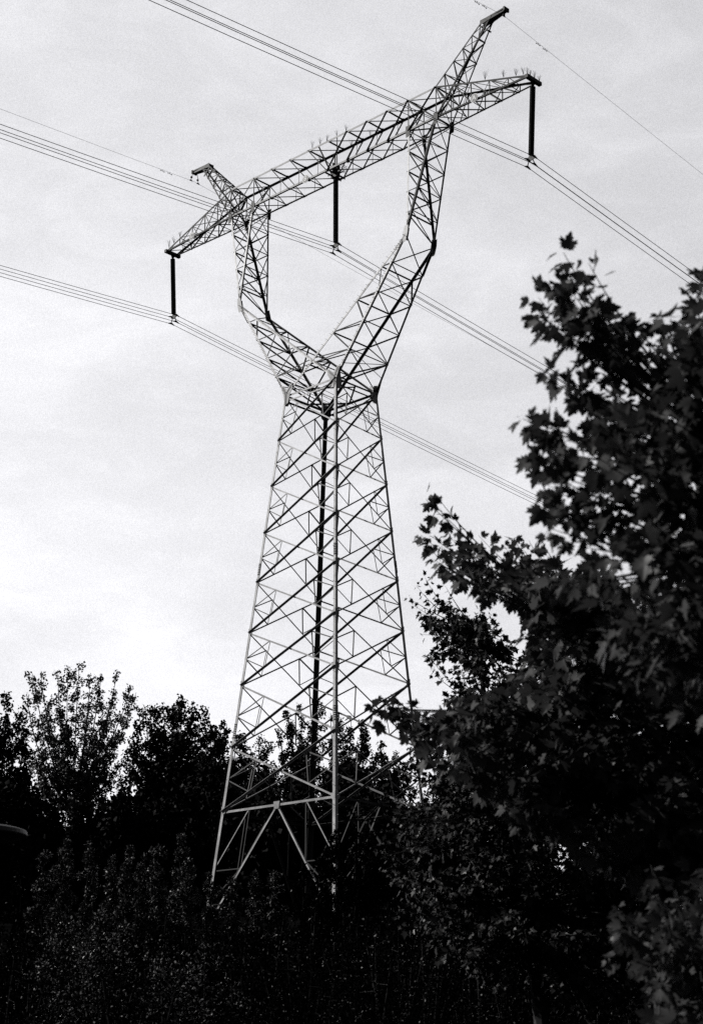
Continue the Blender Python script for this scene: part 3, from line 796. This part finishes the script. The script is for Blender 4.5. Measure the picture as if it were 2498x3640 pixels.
def maple(name, label, trunk_u, dist, poly, extra, n_shoot, leaf, depth, core_uv, seed, mat, tmpl, per=26, slen=.9, dens=None):
    """Maple: trunk and boughs, shoots reaching out to their tips, opposite leaf pairs on each shoot."""
    global rng
    rng = np.random.default_rng(seed)
    base = on_ground(trunk_u, dist); core = [at(u, v, dist) for u, v in core_uv]
    root = empty(name, base, label, 'tree', 'maples in the foreground')
    tr = MB(); px = dist / (FPX * DS)
    topc = core[0]; tr.tube([base - V((0, 0, .3)), lerp(base, core[-1], .6), core[-1]] + core[-2::-1], [.13, .11, .09] + [.05 * (.75 ** k) for k in range(len(core) - 1)], 8)
    tips = []
    us = [p[0] for p in poly]; vs = [p[1] for p in poly]
    while len(tips) < n_shoot:
        u, v = rng.uniform(min(us), max(us)), rng.uniform(min(vs), max(vs))
        if not inside(poly, u, v): continue
        if dens is not None and rng.uniform() > dens(u, v): continue
        tips.append((u, v, dist + rng.uniform(-1, 1) * depth))
    tips += [(u, v, dist + rng.uniform(-.25, .25) * depth) for u, v in extra]
    pos = []; axs = []; nor = []; siz = []
    n_main = n_shoot
    for ti, (u, v, dd) in enumerate(tips):
        tip = at(u, v, dd); sprig = ti >= n_main
        c = min(core, key=lambda q: (q - tip).length)
        out = (tip - c); out = out.normalized() if out.length > .01 else V((0, 0, 1))
        dirn = (out + V((0, 0, .45)) + V(rng.normal(size=3)) * .35).normalized()
        ln = max(.05, (tip - c).length); L = slen * rng.uniform(.6, 1.15) * (.75 if sprig else 1)
        ctrl = lerp(c, tip, .55) + V((rng.normal() * .06, rng.normal() * .06, -.12 * min(2.0, ln)))
        path = lambda t: c * (1 - t) ** 2 + ctrl * 2 * t * (1 - t) + tip * t * t
        t0 = max(0.0, 1 - L / ln); bez = lambda t: path(t0 + (1 - t0) * t)
        tr.tube([path(k / 11) for k in range(12)], [.014 * (1 - k / 11) + .0018 for k in range(12)], 4)
        n = max(4, int(per * rng.uniform(.7, 1.2) / 2)) if not sprig else int(rng.integers(4, 7))
        for k in range(n):
            t = 1 - (k / n) ** 1.15 * (.97 if not sprig else .7); p = bez(t); d = (bez(min(1, t + .03)) - bez(t - .03)).normalized()
            s0 = d.orthogonal().normalized(); a = (k % 2) * 1.57 + rng.uniform(-.5, .5); side = (s0 * math.cos(a) + d.cross(s0) * math.sin(a))
            for q in (side, -side):
                if rng.uniform() < .1: continue
                sz = leaf * rng.uniform(.55, 1.2) * (.7 if t > .95 else 1); pet = sz * rng.uniform(.35, .8)
                ax = (q + d * .45 + V((0, 0, -.35)) + V(rng.normal(size=3)) * .35).normalized()
                pos.append(tuple(p + ax * pet + V((0, 0, .15 * pet)))); axs.append(tuple(ax + V((0, 0, -.35))))
                nor.append(tuple(V(rng.normal(size=3)) * .8 + V((0, 0, .7)) - HF * .35)); siz.append(sz)
    v, f = leaves(np.array(pos), np.array(axs), np.array(nor), np.array(siz), tmpl)
    tri_mesh('crown', v, f, mat, root, base); o = tr.build('trunk', BARK, root); o.matrix_parent_inverse = Matrix.Translation(-base)
    print(name, len(pos), 'leaves')
    return root


polyA = [(1330, 700), (1400, 715), (1500, 705), (1560, 670), (1640, 620), (1800, 580), (1850, 1300), (1800, 1600), (1600, 1620), (1400, 1520), (1300, 1420), (1255, 1330), (1240, 1230), (1250, 1120), (1300, 1040), (1290, 1000), (1230, 975), (1330, 960), (1330, 900), (1370, 840), (1350, 770)]
maple('maple_tree', 'big dark maple nearest the camera, tallest of the maples, with large blurred leaves', 1800, 8.4, polyA,
      [(1278, 572), (1288, 620), (1335, 596), (1290, 655), (1310, 680), (1255, 640), (1222, 675), (1215, 700), (1310, 720), (1280, 700), (1300, 700), (1240, 725), (1275, 740), (1255, 850), (1285, 870), (1250, 840), (1185, 950), (1205, 965), (1235, 975), (1245, 1110), (1250, 1150), (1238, 1165), (1590, 625), (1560, 660), (1240, 1100), (1225, 1050), (1250, 1200), (1270, 1010), (1225, 1010), (1215, 1030), (1250, 1040), (1260, 1075), (1230, 1125), (1265, 1140), (1280, 1090), (1330, 740), (1340, 800), (1320, 830), (1345, 860), (1370, 760), (1500, 715), (1420, 715), (1360, 720), (1330, 930), (1320, 880)],
      145, .10, .9, [(1690, 1020), (1680, 1150), (1660, 1250), (1680, 1400), (1800, 1600)], 201, L_NEAR, maple_template(), per=22, slen=.55)
polyB = [(995, 1260), (1030, 1225), (1080, 1235), (1140, 1285), (1205, 1265), (1265, 1280), (1330, 1260), (1450, 1300), (1700, 1500), (1850, 1600), (1850, 2000), (1500, 2020), (1280, 1930), (1080, 1800), (980, 1740), (910, 1660), (900, 1620), (980, 1610), (1090, 1590), (1200, 1515), (1180, 1385), (1090, 1365), (1030, 1355), (1000, 1305)]
maple('maple_tree', 'middle maple whose leafy shoot stands alone against the sky beside the pylon', 1500, 15.0, polyB,
      [(985, 1118), (965, 1132), (990, 1150), (955, 1215), (970, 1245), (1040, 1205), (1085, 1215), (1165, 1223), (1200, 1227), (975, 1215), (1000, 1240), (1020, 1220), (985, 1270), (1060, 1250), (1110, 1250), (1140, 1235), (1190, 1250), (1230, 1230), (1015, 1290), (855, 1600), (875, 1605), (850, 1625), (900, 1610)],
      520, .11, 1.6, [(1350, 1420), (1330, 1560), (1380, 1750), (1500, 1950)], 202, L_NEAR, maple_template(), per=30, slen=.8)
polyC = [(947, 1385), (977, 1340), (1022, 1360), (1102, 1375), (1172, 1455), (1312, 1550), (1600, 1750), (1850, 2000), (1700, 2330), (1312, 2330), (1012, 2200), (912, 2130), (862, 2010), (902, 1880), (972, 1800), (912, 1740), (942, 1660), (1012, 1610), (972, 1520), (952, 1445)]
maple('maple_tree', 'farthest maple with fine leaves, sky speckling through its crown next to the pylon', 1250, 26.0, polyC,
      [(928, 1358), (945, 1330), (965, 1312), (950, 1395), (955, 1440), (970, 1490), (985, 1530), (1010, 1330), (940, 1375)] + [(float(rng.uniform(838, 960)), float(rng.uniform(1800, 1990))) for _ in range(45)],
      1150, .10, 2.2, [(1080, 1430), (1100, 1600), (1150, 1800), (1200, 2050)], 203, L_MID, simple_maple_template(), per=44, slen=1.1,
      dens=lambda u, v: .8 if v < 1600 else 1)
polyD = [(1600, 1950), (1500, 1985), (1420, 2060), (1405, 2130), (1395, 2200), (1410, 2330), (1500, 2420), (1750, 2420), (1800, 1920)]
maple('maple_tree', 'low maple shoots in the bottom corner, brighter than the crowns above them', 1650, 10.5, polyD, [(1400, 2060), (1390, 2120), (1480, 1975), (1385, 2180)],
      75, .085, .8, [(1600, 2150), (1640, 2330)], 204, L_NEAR, maple_template(), per=22, slen=.5)

# ------------------------------------------------------------------ street lamp at the edge
c = at(-46, 1884, 22); g = V((c.x, c.y, ground_z(c.x, c.y)))
lamp = empty('street_lamp', g, 'dark street lamp with a wide shallow disc hood, cut by the edge of the picture', 'street lamp')
def lampart(b, name, mat):
    o = b.build(name, mat, lamp, smooth=False); o.matrix_parent_inverse = Matrix.Translation(-g); return o
b = MB(); b.lathe(V((c.x, c.y, c.z - .07)), (0, 0, 1), [(0, .56), (.0, .585), (.012, .592), (.06, .58), (.072, .565), (.085, .52), (.105, .36), (.12, .2), (.126, .02)], 48); lampart(b, 'lamp_hood', LAMP_M)
b = MB(); b.lathe(V((c.x, c.y, c.z - .13)), (0, 0, 1), [(0, .36), (.02, .46), (.055, .50)], 40); lampart(b, 'lamp_shade', LAMP_D)
b = MB(); b.tube([g - V((0, 0, .2)), g + V((0, 0, 1)), V((c.x, c.y, c.z - .12))], [.07, .055, .04], 12); lampart(b, 'pole', LAMP_D)

# ------------------------------------------------------------------ ground
n = 70; ext = 1500.0
ax = np.sign(np.linspace(-1, 1, n)) * np.abs(np.linspace(-1, 1, n)) ** 3 * ext
gv = []; gf = []
for j in range(n):
    for i in range(n):
        p = V((CAM.x, CAM.y, 0)) + HR * ax[i] + HF * (ax[j] + 40); gv.append((p.x, p.y, ground_z(p.x, p.y)))
for j in range(n - 1):
    for i in range(n - 1): gf.append((j * n + i, j * n + i + 1, (j + 1) * n + i + 1, (j + 1) * n + i))
me = bpy.data.meshes.new('ground'); me.from_pydata(gv, [], gf); me.update(); me.materials.append(SOIL)
go = link(bpy.data.objects.new('ground', me)); tag(go, 'dark grassy ground rising gently towards the pylon', kind='structure')

# ------------------------------------------------------------------ light
SUN_EL = math.radians(36); sdir = V((-.80, -.60, 0)).normalized()
sun_to = V((sdir.x * math.cos(SUN_EL), sdir.y * math.cos(SUN_EL), math.sin(SUN_EL)))
sl = bpy.data.lights.new('sun', 'SUN'); sl.energy = 4.6; sl.angle = math.radians(.53); sl.color = (1, .985, .96)
so = bpy.data.objects.new('sun', sl); so.rotation_euler = (-sun_to).to_track_quat('-Z', 'Y').to_euler(); so.location = (0, 0, 80); link(so)

wd = bpy.data.worlds.new('World'); scene.world = wd; wd.use_nodes = True
nt = wd.node_tree; N = nt.nodes; Lk = nt.links; bgn = N['Background']
sky = N.new('ShaderNodeTexSky'); sky.sky_type = 'NISHITA'; sky.sun_disc = False
sky.sun_elevation = SUN_EL; sky.sun_rotation = math.atan2(sdir.x, sdir.y); sky.air_density = 1; sky.dust_density = 2.5
bw = N.new('ShaderNodeRGBToBW'); Lk.new(sky.outputs[0], bw.inputs[0])
tc = N.new('ShaderNodeTexCoord')


def math_node(op, a, b_=None, clamp=False):
    m_ = N.new('ShaderNodeMath'); m_.operation = op; m_.use_clamp = clamp
    for i, q in enumerate((a, b_)):
        if q is None: continue
        if isinstance(q, (int, float)): m_.inputs[i].default_value = q
        else: Lk.new(q, m_.inputs[i])
    return m_.outputs[0]


def dot_dir(v):
    d = N.new('ShaderNodeVectorMath'); d.operation = 'DOT_PRODUCT'; Lk.new(tc.outputs['Generated'], d.inputs[0]); d.inputs[1].default_value = v; return d.outputs['Value']


def ramp(val, a, b_, lo, hi):
    r = N.new('ShaderNodeMapRange'); r.interpolation_type = 'SMOOTHSTEP'; Lk.new(val, r.inputs['Value'])
    for k, q in (('From Min', a), ('From Max', b_), ('To Min', lo), ('To Max', hi)): r.inputs[k].default_value = q
    return r.outputs['Result']


# bright thin cloud sheet low in the north-west, unseen sky elsewhere dimmed to darken the steel
fwd_h = dot_dir((HF.x, HF.y, 0))
sheet = ramp(fwd_h, .15, .80, .09, 1.0)
ldir = (RIGHT * -.75 + UP * -.62 + FWD * .0).normalized()
side = ramp(dot_dir(tuple(ldir)), -.34, .26, .79, 1.06)
mp = N.new('ShaderNodeMapping'); mp.inputs['Scale'].default_value = (1, 1, 2.4); Lk.new(tc.outputs['Generated'], mp.inputs['Vector'])
cn = N.new('ShaderNodeTexNoise'); cn.inputs['Scale'].default_value = 5.5; cn.inputs['Detail'].default_value = 7; cn.inputs['Roughness'].default_value = .55; cn.inputs['Distortion'].default_value = .35
Lk.new(mp.outputs[0], cn.inputs['Vector'])
wn = N.new('ShaderNodeTexNoise'); wn.inputs['Scale'].default_value = 16; wn.inputs['Detail'].default_value = 9; wn.inputs['Roughness'].default_value = .62; wn.inputs['Distortion'].default_value = .8
Lk.new(mp.outputs[0], wn.inputs['Vector'])
cl = math_node('MULTIPLY', ramp(cn.outputs['Fac'], .36, .66, .95, 1.07), ramp(wn.outputs['Fac'], .42, .70, .982, 1.055))
gn = N.new('ShaderNodeTexNoise'); gn.inputs['Scale'].default_value = 2600; gn.inputs['Detail'].default_value = 2; Lk.new(tc.outputs['Generated'], gn.inputs['Vector'])
gr = ramp(gn.outputs['Fac'], .25, .75, .84, 1.16)
amt = math_node('ADD', math_node('MULTIPLY', bw.outputs[0], .10), 7.2)
val = math_node('MULTIPLY', math_node('MULTIPLY', math_node('MULTIPLY', amt, sheet), side), math_node('MULTIPLY', cl, gr))
cc = N.new('ShaderNodeCombineColor')
Lk.new(math_node('MULTIPLY', val, .985), cc.inputs[0]); Lk.new(math_node('MULTIPLY', val, .985), cc.inputs[1]); Lk.new(math_node('MULTIPLY', val, 1.02), cc.inputs[2])
Lk.new(cc.outputs[0], bgn.inputs['Color']); bgn.inputs['Strength'].default_value = .12
